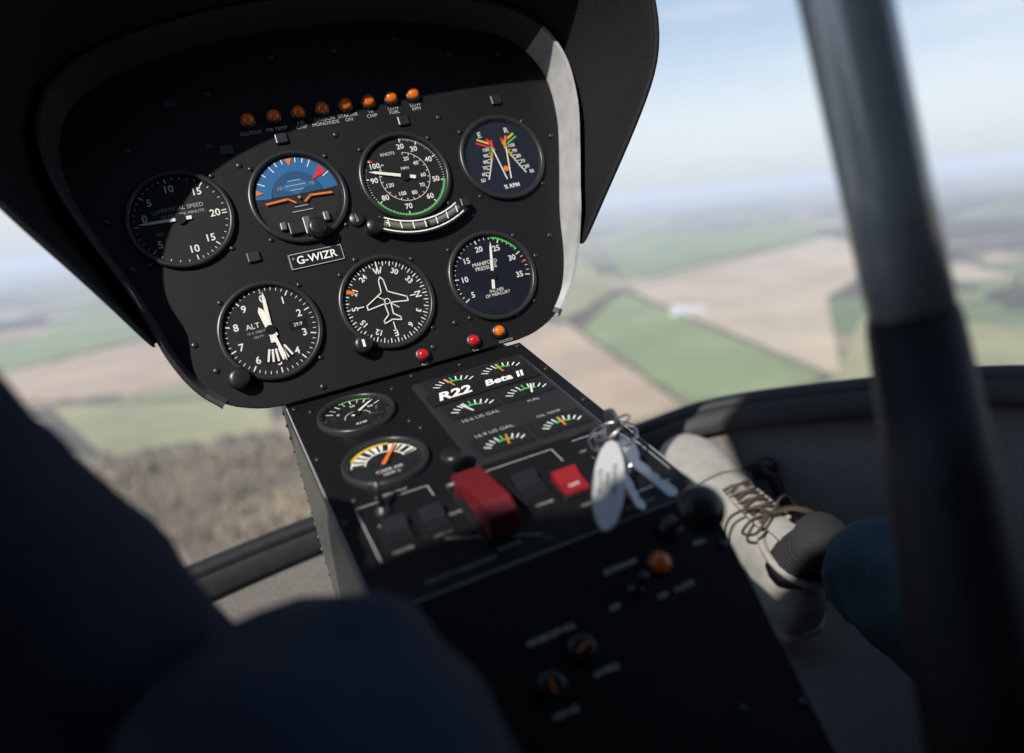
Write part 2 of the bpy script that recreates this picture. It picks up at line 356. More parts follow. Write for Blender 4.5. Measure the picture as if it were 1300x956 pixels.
# ------------------------------------------------------------------ console
con=empty('center_console',MCO); b=B()
b.prism([(-100,-250),(-88,-256),(88,-256),(99,-250),(99,-2),(-100,-2)],-6,0,PANEL,True)
b.make('top_plate',con,bevel=.8)
prof=[(62,-60),(20,-215),(10,-480),(-385,-480),(-363,-258),(-269,-124),(-30,-66)]
b=B(); n=len(prof)
vs=[(-97,y,z) for y,z in prof]+[(97,y,z) for y,z in prof]
b.add(vs,[[i,(i+1)%n,n+(i+1)%n,n+i] for i in range(n)]+[list(range(n))[::-1],[n+i for i in range(n)]],SIDE)
for i in range(14):
    t=i/13
    for fx,(y0,z0,y1,z1) in enumerate([(-40,-78,-262,-132),(50,-78,16,-215)]):
        y=y0+(y1-y0)*t; z=z0+(z1-z0)*t
        for sx in (-1,1):
            c=Vector((sx*97,y,z)); b.loft([[(c.x+sx*h,c.y+rr*math.cos(a*math.pi/4),c.z+rr*math.sin(a*math.pi/4)) for a in range(8)] for h,rr in ((0,2.2),(1,1.7),(1.4,.6))],SIDE)
b.make('console_body',con,M=MAF,bevel=1)
b=B(); b.prism([(-98,-175),(98,-175),(98,-2),(-98,-2)],0.3,2.2,PANEL); 
b.make('lower_plate',con,M=MFA)
b=B()
for x,y in [(-94,-8),(-94,-90),(-94,-170),(-94,-244),(94,-8),(94,-60),(94,-120),(94,-180),(94,-244),(0,-8),(-20,-20),(-20,-90),(-20,-155),(0,-246),(-84,-20),(-24,-76),(-84,-150),(40,-12)]: screw(b,x,y,0,2.2)
for p,q in [((-86,-160),(-86,-215)),((-86,-160),(-70,-160)),((-60,-160),(-40,-160)),((-40,-160),(-40,-172)),((-48,-215),(0,-240)),((60,-165),(95,-165)),((95,-165),(95,-225)),((50,-215),(50,-235)),((50,-235),(88,-235)),((-4,-166),(44,-166)),((44,-166),(44,-182))]: b.line(p,q,.7,.3,GRY)
b.line((99,-4),(99,-248),.8,.3,GRY); b.line((-99.2,-4),(-99.2,-248),.8,.3,GRY); b.line((-88,-254),(88,-254),.5,.3,GRY)
b.make('console_graphics',con)
for s,x,y,z in [('CABIN HEAT',-62,-156,3.6),('MASTER',-72,-212,3.4),('BATTERY',-72,-184,3.2),('NAV',-49,-184,3.2),('LIGHTS',-48,-210,3.4),('PANEL',-34,-196,3.2),('CLUTCH',-20,-240,3.6),('GOV',34,-230,3.2),('STROBE',14,-216,3.2),('IGNITION',78,-168,3.4),('OFF',60,-180,3),('L',62,-190,3),('R',66,-205,3),('BOTH',76,-216,3),('START',90,-190,3),('ON',14,-184,3),('NAV LTS',58,-228,3.2),('PULL OUT TO IDLE CUTOFF',-50,-244,3.2),('NO SMOKING',60,-246,3.2)]:
    text(s,x,y,z,con,.5,GRY)
def smallg(name,x,y,kind):
    e=gauge(name,x,y,DIAL,29,MCO); b=B()
    if kind==0:
        for i in range(9): b.tick((0,0),-60+i*15,18,23.5,.9 if i%2==0 else .5,Z,WHT)
        for v,a in (('0',-62),('60',60),('30',0)): xx,yy=pol(a,14); text(v,xx,yy,4.6,e,Z)
        b.arc((0,0),23,24.3,-20,40,Z,GRN); b.arc((0,-4),9,10,-90,90,Z,GRY,30)
        pointer(b,48,-5,20,1.6); text('AMP',0,-14,4.5,e,Z)
    else:
        b.arc((0,0),13,23,-80,80,Z,WHT,30)
        for i in range(11): b.tick((0,0),-76+i*15.2,14,22,1.7 if i%3 else 3.5,Z+.2,KNB)
        b.arc((0,0),22,24.3,-60,20,Z+.3,YEL); pointer(b,35,-5,22,2,ORG,3); text('CARB AIR',0,-9,4.2,e,Z); text('TEMP C',0,-14,3.6,e,Z)
    b.disc((0,0),3,2.8,KNB); b.make('dial_markings',e)
smallg('ammeter_gauge',-55,-46,0); smallg('carburetor_temperature_gauge',-55,-121,1)
e=empty('engine_gauge_cluster',MCO); b=B()
b.box(-7,88,-160,-27,0,2.6,BEZ,2); b.make('cluster_housing',e)
b=B()
def window(x0,x1,y0,y1,arcs):
    b.box(x0-1.5,x1+1.5,y0-1.5,y1+1.5,2.5,4,DMET,.6); b.box(x0,x1,y0,y1,3.6,4.15,DIAL)
    for cx,w in arcs:
        for k in range(9):
            a=-56+14*k; b.tick((cx,y0-4),a,(y1-y0)*.72,(y1-y0)*1.0,1.0,4.4,WHT if k not in(3,4,5) else (WHT if k%2 else GRN))
        b.arc((cx,y0-4),(y1-y0)*.62,(y1-y0)*.7,-20,35,4.4,GRN,12)
        b.tick((cx,y0-4),-25+random.random()*50,5,(y1-y0)*.95,1.3,4.8,ORG if random.random()<.4 else WHT)
window(2,82,-53,-33,[(22,1),(62,1)])
window(2,38,-97,-77,[(20,1)]); window(44,82,-97,-77,[(63,1)])
window(2,38,-152,-134,[(20,1)]); window(44,82,-152,-134,[(63,1)])
b.box(-4,84,-73,-56,2.6,4.6,KNB,.8); b.make('cluster_windows',e)
text('R22',15,-64.5,16.5,e,5,WHT,shear=.3,off=.55); text('Beta II',56,-64.3,12.5,e,5,WHT,shear=.3,off=.4)
text('10.6 US GAL',20,-104,5.5,e,2.9,GRY); text('16.9 US GAL',20,-128,5.5,e,2.9,GRY); text('FUEL',62,-104,4.4,e,2.9,GRY); text('OIL TEMP',62,-128,4.4,e,2.9,GRY)
e=empty('guarded_clutch_switch',MCO); b=B()
x0,x1=-29,-12
pr=[(-176,0),(-176,12),(-182,17),(-226,24),(-237,20),(-237,6),(-229,6),(-223,10),(-186,8),(-186,0)]
n=len(pr); vs=[(x0,y,z) for y,z in pr]+[(x1,y,z) for y,z in pr]
b.add(vs,[[i,(i+1)%n,n+(i+1)%n,n+i] for i in range(n)],REDP); 
for k,f in ((x0,1),(x1,-1)): b.add([(k,y,z) for y,z in pr],[[0,1,2,8,9][::f],[2,3,7,8][::f],[3,4,5,6,7][::f]],REDP)
b.make('red_guard',e,bevel=1.6)
b=B(); b.box(-31,-10,-232,-172,0,2,DMET,.6); b.tube([(-33,-179,8),(-8,-179,8)],1.5,MET); b.rev([(4,0),(4,5)],(-20,-205,1),MET,12,cap=True); b.make('hinge_base',e)
def rocker(x,y,m,w=16,h=22,name='rocker_switch'):
    e=empty(name,MCO,(x,y,0)); b=B(); b.box(-w/2-2,w/2+2,-h/2-2,h/2+2,0,1.6,KNB,.6)
    pr=[(-h/2,1.5),(-h/2,3),(0,4),(h/2,8),(h/2,1.5)]
    n=5; vs=[(-w/2,a,z) for a,z in pr]+[(w/2,a,z) for a,z in pr]
    b.add(vs,[[i,(i+1)%n,n+(i+1)%n,n+i] for i in range(n)]+[list(range(n)),[n+i for i in range(n)][::-1]],m); b.make('rocker',e,bevel=.6); return e
rocker(12,-200,KNB); e=rocker(35,-209,REDR,16,19); text('OFF',0,-5,4.5,e,4.6,WHT)
rocker(-71,-198,KNB,14,18); rocker(-49,-199,KNB,14,18)
def toggle(x,y,M,name='toggle_switch',L=16):
    e=empty(name,M,(x,y,0)); b=B(); b.rev([(5,0),(5,2.5),(3.4,3),(3.4,5)],(0,0),DMET,12,cap=True); b.tube([(0,0,4),(0,3,4+L*.6),(0,5,4+L)],[1.6,2,2.8],DMET); b.make('lever',e)
toggle(-72,-172,MCO); toggle(33,-36,MFA)
e=empty('carburetor_heat_knob',MCO,(-20,-158,0)); b=B(); b.tube([(0,0,0),(0,0,10)],3,DMET); b.rev([(6,0),(8,3),(8,7),(6,9)],(0,0,8),KNB,20,cap=True); b.make('plunger',e)
e=empty('mixture_knob',MFA,(67,-13,0)); b=B(); b.rev([(7,0),(7,5),(4,6)],(0,0),DMET,16,cap=True); b.tube([(0,0,0),(0,0,40)],2.6,MET); b.rev([(5,0),(10,2),(12.5,6),(12.8,10),(11,14),(7,16.5),(2,17.5)],(0,0,36),KNB,28,cap=True); b.make('knob',e)
lamp(52,-28,MFA,AMB,6)
fc=empty('lower_console_labels',MFA); fc.parent=con; fc.matrix_world=MFA
b=B()
for x,y in [(93,-32),(-93,-32),(93,-120),(-93,-120),(-60,-100),(60,-110)]: screw(b,x,y,2.2,2.6)
b.rev([(8,0),(8,3),(5,4)],(-30,-62,2.2),KNB,20,cap=True); b.line((-30,-65),(-30,-59),1.3,6.6,ORG); b.rev([(8,0),(8,3),(5,4)],(-8,-52,2.2),KNB,20,cap=True); b.line((-11,-52),(-5,-50),1.3,6.6,ORG)
b.make('lower_controls',fc)
for s,x,y in [('GOVERNOR',30,-22),('OFF',18,-40),('ON',46,-44),('PULL',80,-26),('INTERCOM VOL',-20,-40),('VOX SQ',-28,-76),('HI FREQ',0,-66),('CLOCK',60,-44)]: text(s,x,y,3.8,fc,2.6,WHT)
e=empty('ignition_lock',MCO,(79,-186,0)); b=B(); b.rev([(12,0),(12,3),(10,5),(8,5.5)],(0,0),MET,28,cap=True); b.make('lock_barrel',e)
e=empty('ignition_keys',MCO,(79,-186,0))
def circ(c,r,u,v,n=28):
    u=Vector(u).normalized(); v=Vector(v); v=(v-u*v.dot(u)).normalized()
    return [tuple(Vector(c)+u*r*math.cos(2*math.pi*i/n)+v*r*math.sin(2*math.pi*i/n)) for i in range(n)]
b=B(); b.prism([(-1.2,-6),(1.2,-6),(1.2,6),(-1.2,6)],5,16,MET)
hd=[(0,8*math.cos(t),21+7*math.sin(t)) for t in np.linspace(0,2*math.pi,20,endpoint=False)]
b.add([(-1.2,y,z) for _,y,z in hd]+[(1.2,y,z) for _,y,z in hd],[[i,(i+1)%20,20+(i+1)%20,20+i] for i in range(20)]+[list(range(20))[::-1],[20+i for i in range(20)]],MET)
b.make('inserted_key',e)
b=B(); b.tube(circ((-9,-15,19),15,(-.6,-.75,-.1),(.75,-.5,.15)),.9,MET,8,True); b.tube(circ((-7,-12,23),13,(-.7,-.6,0),(.5,-.5,.5)),.8,MET,8,True); b.make('key_ring',e)
def plate(name,pts2,O,u,v,th,m):
    b=B(); V=Vector(v).normalized(); U=Vector(u); U=(U-V*U.dot(V)).normalized(); Nn=U.cross(V)
    n=len(pts2); P=[Vector(O)+U*x+V*y for x,y in pts2]
    vs=[tuple(p-Nn*th/2) for p in P]+[tuple(p+Nn*th/2) for p in P]
    b.add(vs,[[i,(i+1)%n,n+(i+1)%n,n+i] for i in range(n)]+[list(range(n))[::-1],[n+i for i in range(n)]],m); return b.make(name,e,bevel=.4)
tg=[(9.5*math.sin(t),-36+39*math.cos(t)) for t in np.linspace(0,2*math.pi,32,endpoint=False)]
TO,TU,TV=Vector((-17,-26,22)),Vector((.84,-.54,.25)),Vector((44,68,6)).normalized()
plate('key_tag',tg,TO,TU,TV,1.6,TAG)
TU=(TU-TV*TU.dot(TV)).normalized(); TN=TU.cross(TV)
for k,s in enumerate(['PLEASE RETURN','AIRFIELD','HELICOPTERS','HANGAR 4']):
    o=text(s,0,0,3.6,e,0,KNB); p=TO+TV*(-34)+TU*(3.5-4.2*k)*1.0+TN*1.0
    Rm=Matrix(((-TV.x,TU.x,TN.x),(-TV.y,TU.y,TN.y),(-TV.z,TU.z,TN.z))).to_4x4()
    o.matrix_local=Matrix.Translation(p*.001)@Rm
def keyp(L=32): return [(-8,0),(-9,-8),(-5,-16),(-3,-17),(-3,-17-L),(0,-20-L),(3,-17-L),(3,-40),(1.5,-37),(3,-34),(1.8,-30),(3,-27),(3,-17),(5,-16),(9,-8),(8,0),(0,4)]
plate('hanging_key',keyp(),(-12,-24,17),(.9,-.1,.45),(-10,62,10),2,MET)
plate('spare_key',keyp(28),(-16,-26,13),(.9,-.3,-.3),(12,62,10),2,MET)
# ------------------------------------------------------------------ cyclic stick
cy=empty('cyclic_stick',MAF); b=B()
T=np.array([108.,-397,122]);Mi=np.array([112.5,-411,-7]);Bo=np.array([79.,-454,-124])
d=(T-Mi)/np.linalg.norm(T-Mi)
b.tube([tuple(Mi),tuple(Mi+d*60),tuple(T),tuple(T+d*70),tuple(T+d*110+np.array([20,-20,5])),tuple(T+d*125+np.array([80,-60,10])),tuple(T+d*125+np.array([200,-160,10]))],16.5,TUBEM,24); b.make('tube',cy)
b=B(); b.tube([tuple(Mi+d*6),tuple(Mi+d*2),tuple(Mi),tuple((Mi+Bo)/2),tuple(Bo),tuple(Bo+(Bo-Mi)*.35),tuple(Bo+(Bo-Mi)*.4)],[16.8,17.6,18,20,22,21,10],RUB,24); b.make('grip',cy)
# ------------------------------------------------------------------ cabin structure
rim_h=[(0,315,-278),(120,310,-280),(250,293,-284),(346,268,-284),(440,195,-257),(549,42,-235),(620,-80,-222),(640,-300,-205)]
rim=[tuple(p) for p in cat(mir(rim_h),6)]
cab=empty('helicopter_cabin',MAF)
b=B(); b.tube([(x,y,z-4) for x,y,z in rim],12,SHELL,12)
b.loft([[(x*.985,y-6,z-2) for x,y,z in rim],[(x*.965,(y-16 if y>0 else y),z-12) for x,y,z in rim],[(x*.965,(y-18 if y>0 else y),z-30) for x,y,z in rim]],SHELL,closed=False)
b.make('windshield_frame',cab)
flo=[(x*.82,(y-60)*.80+60 if y>0 else y,-482) for x,y,z in rim]; mid=[(x*.93,(y*.90 if y>0 else y),-400) for x,y,z in rim]
low=[(x,y,z-8) for x,y,z in rim]
b=B(); b.loft([low,mid,flo],CARPET,closed=False,cap=False); b.make('nose_shell',cab,solid=6)
b=B(); b.prism([(-620,-1250),(620,-1250),(620,-300)]+[(x,y) for x,y,z in flo[::-1]][1:-1]+[(-620,-300)],-492,-480,CARPET); b.make('floor',cab)
b=B(); b.box(-620,620,-1260,-1240,-480,760,SHELL); b.make('rear_bulkhead',cab)
b=B()
for s in (-1,1):
    x0,x1=min(s*625,s*645),max(s*625,s*645)
    b.box(x0,x1,-1240,-300,-480,-205,SHELL)
    pf=[(-1240,-204),(-770,-204),(-765,300),(-772,560),(-850,655),(-955,744),(-1240,744)]  # unseen rear door wall, outline shaped to shade the lower console
    vs=[(x0,y,z) for y,z in pf]+[(x1,y,z) for y,z in pf]; n=len(pf)
    b.add(vs,[[i,(i+1)%n,n+(i+1)%n,n+i] for i in range(n)]+[list(range(n))[::-1],[n+i for i in range(n)]],SHELL)
b.make('door_panels_sun_blockers',cab,bevel=6)
b=B(); b.prism([(-450,-1260),(450,-1260),(455,-760),(400,-670),(200,-620),(0,-610),(-200,-620),(-400,-670),(-455,-760)],745,760,LINER)
for s in (-1,1): b.prism([(s*452,-1240),(s*640,-1240),(s*640,-955),(s*452,-955)][::s],747,757,LINER)
b.make('roof',cab)
gm_h=[(0,365,150),(130,358,150),(260,335,150),(370,285,160),(470,190,170),(580,20,190),(640,-150,200),(655,-350,220)]
gt_h=[(0,130,480),(120,122,480),(230,100,480),(330,60,480),(430,-20,490),(530,-150,500),(590,-320,510),(610,-480,520)]
gr_h=[(0,-610,745),(80,-612,745),(160,-616,745),(240,-625,744),(320,-645,742),(390,-668,740),(440,-720,738),(455,-760,735)]
cols=[cat([a,g,t,r],5) for a,g,t,r in zip(mir(rim_h),mir(gm_h),mir(gt_h),mir(gr_h))]
b=B(); nr=len(cols[0])
b.loft([[tuple(c[j]) for c in cols] for j in range(nr)],WGL,closed=False,cap=False)
ws=empty('windshield',MAF); b.make('acrylic_bubble',ws,sub=1)
def seat(x):
    e=empty('pilot_seat',MAF,(x,0,0)); b=B()
    b.box(-230,230,-1150,-740,-480,-330,SEATM,20); b.box(-225,225,-1150,-735,-328,-270,SEATM,28); b.box(-225,225,-1235,-1150,-270,300,SEATM,30); b.make('cushions',e)
seat(-300); seat(300)
def pedal(x,y,name='anti_torque_pedal'):
    e=empty(name,MAF,(x,y,-330)); b=B(); b.tube([(-45,0,0),(45,0,0)],11,RUB,12); b.tube([(45,0,0),(58,-6,-8),(60,-20,-40),(60,-40,-148)],8,SHELL,10); b.ball((60,2,0),13,KNB); b.make('pedal_bar',e)
pedal(388,125); pedal(200,150)
# ------------------------------------------------------------------ people
def body(name,nodes,edges,material,root,parts='clothes'):
    e=empty(name,MAF); me=bpy.data.meshes.new(name+'_'+parts); me.from_pydata([tuple(c*.001 for c in p[:3]) for p in nodes],edges,[]); me.materials.append(material)
    o=bpy.data.objects.new(parts,me); link(o); o.parent=e
    md=o.modifiers.new('skin','SKIN'); md.use_smooth_shade=True
    for i,v in enumerate(me.skin_vertices[0].data): r=nodes[i][3]*.001; v.radius=(r,r); v.use_root=(i==root)
    s=o.modifiers.new('sub','SUBSURF'); s.levels=3; s.render_levels=3
    tx=bpy.data.textures.new('folds','CLOUDS'); tx.noise_scale=.05
    dm=o.modifiers.new('cloth_folds','DISPLACE'); dm.texture=tx; dm.strength=.022; dm.mid_level=.5; dm.texture_coords='LOCAL'
    return e
body('passenger',[(-290,-1040,-190,120),(-370,-960,-190,95),(-372,-640,-40,85),(-325,-335,108,74),(-258,-305,10,67),(-200,-300,-150,60),(-160,-240,-420,42),
  (-200,-960,-190,92),(-170,-640,-175,84),(-146,-354,-96,80),(-150,-250,-270,56),(-150,-130,-420,42),(-290,-1060,20,130),
  (-290,-1050,190,120),(-290,-1040,290,60),(-450,-1010,200,62),(-110,-1010,200,62),(-470,-880,20,50),(-80,-900,20,50),(-330,-760,60,36),(-60,-760,60,34)],
  [(0,1),(1,2),(2,3),(3,4),(4,5),(5,6),(0,7),(7,8),(8,9),(9,10),(10,11),(0,12),(12,13),(13,14),(13,15),(13,16),(15,17),(16,18),(17,19),(18,20)],JEAN,0)
pil=body('pilot',[(300,-1040,-190,120),(360,-960,-190,92),(352,-690,-215,85),(350,-430,-285,76),(358,-255,-345,70),(362,-130,-340,58),(360,-80,-330,49),
  (230,-960,-190,90),(210,-700,-190,78),(300,-1060,20,130),(300,-1050,190,120),(300,-1040,290,60)],[(0,1),(1,2),(2,3),(3,4),(4,5),(5,6),(0,7),(7,8),(0,9),(9,10),(10,11)],JEANT,0)
heel=Vector((.352,-.018,-.455)); toe=Vector((.372,.190,-.325))
fy=(toe-heel).normalized(); fx=Vector((1,-.12,0)); fx=(fx-fy*fx.dot(fy)).normalized(); fz=fx.cross(fy)
Ms=Matrix(((fx.x,fy.x,fz.x,heel.x),(fx.y,fy.y,fz.y,heel.y),(fx.z,fy.z,fz.z,heel.z),(0,0,0,1)))
def shoe(Mw,parent,k=1.0):
    e=bpy.data.objects.new('shoe',None); link(e); e.matrix_world=Mw; 
    S=[(-2,18,48),(8,29,72),(30,34,90),(60,35,98),(85,35,94),(110,37,84),(140,41,73),(170,45,62),(200,47,52),(230,45,44),(255,38,38),(272,27,33),(284,12,26)]
    rings=[]
    for y,w,h in S:
        r=[]
        for i in range(20):
            a=2*math.pi*i/20; ca,sa=math.cos(a),math.sin(a)
            xx=w*math.copysign(abs(ca)**.75,ca); zz=(h-10)/2*(1+math.copysign(abs(sa)**(.9 if sa>0 else .5),sa))+10
            t=max(0,(zz-10)/(h-10)); narrow=1-.42*t**2 if y<150 else 1-.2*t**2
            r.append((xx*narrow+ (4 if y>150 else 0)*(y-150)/100,y,zz))
        rings.append(r)
    b=B(); b.loft(rings,SUEDE); b.make('upper',e,sub=2)
    out=[(S[i][1]+3.5,S[i][0]) for i in range(len(S))]
    poly=[(x+(4*(y-150)/100 if y>150 else 0),y) for x,y in out]+[(5,289)]+[(-x+(4*(y-150)/100 if y>150 else 0),y) for x,y in out[::-1]]
    poly=[(x,y*1.01) for x,y in poly]
    b=B(); b.prism(poly,-3,13,SOLE); b.make('sole',e,bevel=3)
    b=B(); b.tube([(0,46,70),(0,40,100),(2,32,125),(3,26,150)],[28,26,26,28],SOCK,16)
    for q in range(5): b.tube([(27*math.cos(t),38-q*3+27*math.sin(t),104+q*7-8*math.sin(t)*.4) for t in np.linspace(0,2*math.pi,20,endpoint=False)],1.6,SOCK,6,True)
    b.make('sock',e)
    b=B(); b.tube([(33*math.cos(t)*.82,50+42*math.sin(t),92-6*math.sin(t)) for t in np.linspace(0,2*math.pi,24,endpoint=False)],4.2,SUEDE,8,True)
    tn=[[(-14,60+18*j,105-7*j+3),(0,60+18*j,110-7*j+3),(14,60+18*j,105-7*j+3)] for j in range(6)]
    b.loft(tn,SUEDE,closed=False,cap=False); b.make('collar_tongue',e)
    b=B()
    for s in (-1,1): b.tube([(s*17,84,99),(s*17,110,90),(s*16,135,82),(s*12,155,75)],2.6,SUEDE,8)
    b.tube([(-44,176,30),(-38,182,50),(-20,186,60),(4,188,62),(28,186,58),(44,182,44),(50,176,30)],1.2,SUEDE,6)
    b.make('facing_stitch',e)
    b=B()
    for j,(y,z) in enumerate([(90,100),(104,95),(118,90),(132,85),(146,80)]):
        b.tube([(-17,y,z-2),(-8,y+2,z+3),(0,y+4,z+4),(8,y+6,z+3),(17,y+8,z-4)],1.7,LACE,8)
        b.tube([(17,y,z-2),(8,y+2,z+3.5),(0,y+4,z+5),(-8,y+6,z+3),(-17,y+8,z-4)],1.7,LACE,8)
    for s in (-1,1):
        b.tube([tuple(p) for p in cat([(0,92,106),(s*14,84,116),(s*34,74,112),(s*40,86,100),(s*22,96,100),(s*4,94,105)],6)],1.7,LACE,8)
        b.tube([tuple(p) for p in cat([(0,92,106),(s*16,104,108),(s*36,112,92),(s*48,104,74)],6)],1.6,LACE,8)
    b.ball((0,92,106),4,LACE); b.make('laces',e)
    e.parent=parent; e.matrix_world=Mw; return e
shoe(MAF@Ms,pil)
# ------------------------------------------------------------------ ground
H=-350
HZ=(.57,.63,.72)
def hazed(name,build):  # aerial haze painted into the base colour, growing with distance
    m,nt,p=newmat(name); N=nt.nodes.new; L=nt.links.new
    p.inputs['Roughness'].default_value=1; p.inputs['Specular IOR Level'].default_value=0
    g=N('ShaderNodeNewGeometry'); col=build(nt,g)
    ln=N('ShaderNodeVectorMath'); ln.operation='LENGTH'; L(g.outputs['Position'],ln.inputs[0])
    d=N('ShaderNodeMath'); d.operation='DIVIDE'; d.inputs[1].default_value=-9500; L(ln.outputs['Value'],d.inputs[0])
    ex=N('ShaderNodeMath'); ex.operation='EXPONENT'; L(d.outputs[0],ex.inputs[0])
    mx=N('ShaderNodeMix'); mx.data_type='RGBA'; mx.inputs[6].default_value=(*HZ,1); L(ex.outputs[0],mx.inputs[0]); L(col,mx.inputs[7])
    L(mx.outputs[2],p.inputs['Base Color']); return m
def fieldcol(c,amp=.25,sc=.02):
    def f(nt,g):
        N=nt.nodes.new;L=nt.links.new
        n=N('ShaderNodeTexNoise'); n.inputs['Scale'].default_value=sc; n.inputs['Detail'].default_value=4; L(g.outputs['Position'],n.inputs['Vector'])
        mx=N('ShaderNodeMix'); mx.data_type='RGBA'; mx.inputs[6].default_value=(*[x*(1-amp) for x in c],1); mx.inputs[7].default_value=(*[x*(1+amp) for x in c],1)
        n2=N('ShaderNodeTexNoise'); n2.inputs['Scale'].default_value=sc*.2; n2.inputs['Detail'].default_value=2; L(g.outputs['Position'],n2.inputs['Vector'])
        av=N('ShaderNodeMath'); av.operation='MULTIPLY_ADD'; av.inputs[1].default_value=1.6; av.inputs[2].default_value=-.8; L(n2.outputs['Fac'],av.inputs[0])
        sm_=N('ShaderNodeMath'); sm_.operation='ADD'; sm_.use_clamp=True; L(av.outputs[0],sm_.inputs[0]); L(n.outputs['Fac'],sm_.inputs[1])
        L(sm_.outputs[0],mx.inputs[0]); return mx.outputs[2]
    return f
def patch(nt,g):
    N=nt.nodes.new;L=nt.links.new
    mp=N('ShaderNodeMapping'); mp.inputs['Scale'].default_value=(1/360,1/220,0); mp.inputs['Rotation'].default_value=(0,0,.5)
    n0=N('ShaderNodeTexNoise'); n0.inputs['Scale'].default_value=.0012; n0.inputs['Detail'].default_value=1; L(g.outputs['Position'],n0.inputs['Vector'])
    sc_=N('ShaderNodeVectorMath'); sc_.operation='SCALE'; sc_.inputs['Scale'].default_value=300; L(n0.outputs['Color'],sc_.inputs[0])
    ad=N('ShaderNodeVectorMath'); L(g.outputs['Position'],ad.inputs[0]); L(sc_.outputs[0],ad.inputs[1]); L(ad.outputs[0],mp.inputs['Vector'])
    v=N('ShaderNodeTexVoronoi'); v.voronoi_dimensions='2D'; v.inputs['Scale'].default_value=1; v.inputs['Randomness'].default_value=.75; L(mp.outputs[0],v.inputs['Vector'])
    v2=N('ShaderNodeTexVoronoi'); v2.voronoi_dimensions='2D'; v2.feature='DISTANCE_TO_EDGE'; v2.inputs['Scale'].default_value=1; v2.inputs['Randomness'].default_value=.75; L(mp.outputs[0],v2.inputs['Vector'])
    sp=N('ShaderNodeSeparateColor'); L(v.outputs['Color'],sp.inputs[0])
    cr=N('ShaderNodeValToRGB'); cr.color_ramp.interpolation='CONSTANT'
    cols=[(0,(.21,.24,.11)),(.18,(.43,.33,.23)),(.34,(.16,.21,.09)),(.5,(.34,.25,.17)),(.62,(.29,.30,.15)),(.76,(.52,.43,.31)),(.88,(.10,.09,.055))]
    el=cr.color_ramp.elements; el[0].position=0; el[0].color=(*cols[0][1],1); el[1].position=cols[1][0]; el[1].color=(*cols[1][1],1)
    for p_,c in cols[2:]: x=el.new(p_); x.color=(*c,1)
    L(sp.outputs[0],cr.inputs[0])
    st=N('ShaderNodeMath'); st.operation='LESS_THAN'; st.inputs[1].default_value=.032; L(v2.outputs['Distance'],st.inputs[0])
    mh=N('ShaderNodeMix'); mh.data_type='RGBA'; L(st.outputs[0],mh.inputs[0]); L(cr.outputs[0],mh.inputs[6]); mh.inputs[7].default_value=(.06,.06,.035,1)
    nw=N('ShaderNodeTexNoise'); nw.inputs['Scale'].default_value=.0011; nw.inputs['Detail'].default_value=4; L(g.outputs['Position'],nw.inputs['Vector'])
    gt=N('ShaderNodeMath'); gt.operation='GREATER_THAN'; gt.inputs[1].default_value=.555; L(nw.outputs['Fac'],gt.inputs[0])
    mw=N('ShaderNodeMix'); mw.data_type='RGBA'; L(gt.outputs[0],mw.inputs[0]); L(mh.outputs[2],mw.inputs[6]); mw.inputs[7].default_value=(.085,.07,.045,1)
    return mw.outputs[2]
b=B(); Rg=150000; rs=[0,400,1000,2500,6000,15000,40000,Rg]
vs=[(0,0,H)]; fs=[]
for r in rs[1:]:
    for i in range(64): vs.append((r*math.cos(i*math.pi/32),r*math.sin(i*math.pi/32),H))
for i in range(64): fs.append([0,1+i,1+(i+1)%64])
for j in range(len(rs)-2):
    for i in range(64): fs.append([1+j*64+i,1+(j+1)*64+i,1+(j+1)*64+(i+1)%64,1+j*64+(i+1)%64])
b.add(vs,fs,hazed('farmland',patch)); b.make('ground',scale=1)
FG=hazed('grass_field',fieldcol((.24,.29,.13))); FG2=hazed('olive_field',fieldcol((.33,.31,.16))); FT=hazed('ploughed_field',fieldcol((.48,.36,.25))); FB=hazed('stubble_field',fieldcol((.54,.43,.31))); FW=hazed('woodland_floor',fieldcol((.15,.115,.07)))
HED=hazed('hedge',fieldcol((.09,.08,.045),.5,.2))
def field(pts,m,k,name='field'):
    b=B(); b.add([(x,y,H+.5+.2*k) for x,y in pts],[list(range(len(pts)))],m); o=b.make(name,scale=1)
    o.data.update()
    if o.data.polygons[0].normal.z<0: o.data.flip_normals()
    return o
field([(-335,2090),(-17,1850),(120,1700),(100,1383),(-10,1420),(-144,1380)],FG2,0)
field([(-700,2900),(-533,2889),(-153,3229),(60,2600),(-38,2181),(-187,2056),(-600,2300)],FT,1)
field([(-900,3800),(-640,3911),(-402,5518),(-100,4200),(-157,3369),(-442,2950),(-800,3000)],FG,2)
field([(-38,2170),(80,2500),(300,2300),(200,1800),(0,1900)],FB,3)
field([(942,1878),(1438,2493),(994,1040),(854,995),(721,1070)],FG,4)
field([(700,2100),(984,2031),(935,1860),(712,1060),(560,1028),(420,1400)],FT,5)
field([(1460,2480),(1581,2675),(3231,3360),(2600,2300),(1624,1697),(1020,1040),(1010,1060)],FB,6)
field([(860,980),(1000,1030),(1500,1450),(1500,600),(700,600)],FG2,7)
field([(1620,2760),(3000,5500),(4200,4700),(3260,3420)],FG,8)
field([(1000,2080),(1440,2540),(2600,5200),(1300,4200)],FG2,9)
def hedge(p,q,w=7,h=5):
    b=B(); p=np.array(p,float);q=np.array(q,float); L_=np.linalg.norm(q-p); n=max(4,int(L_/9)); d=(q-p)/L_; nn=np.array([-d[1],d[0]])
    for i in range(n):
        c=p+(q-p)*(i+random.random()*.6)/n+nn*random.uniform(-3,3); r=w*random.uniform(.5,1.2)
        b.ball((c[0],c[1],H+r*.2),r,HED,7,sz=h/w*random.uniform(.8,1.7),z0=-.3)
    b.make('hedgerow',scale=1)
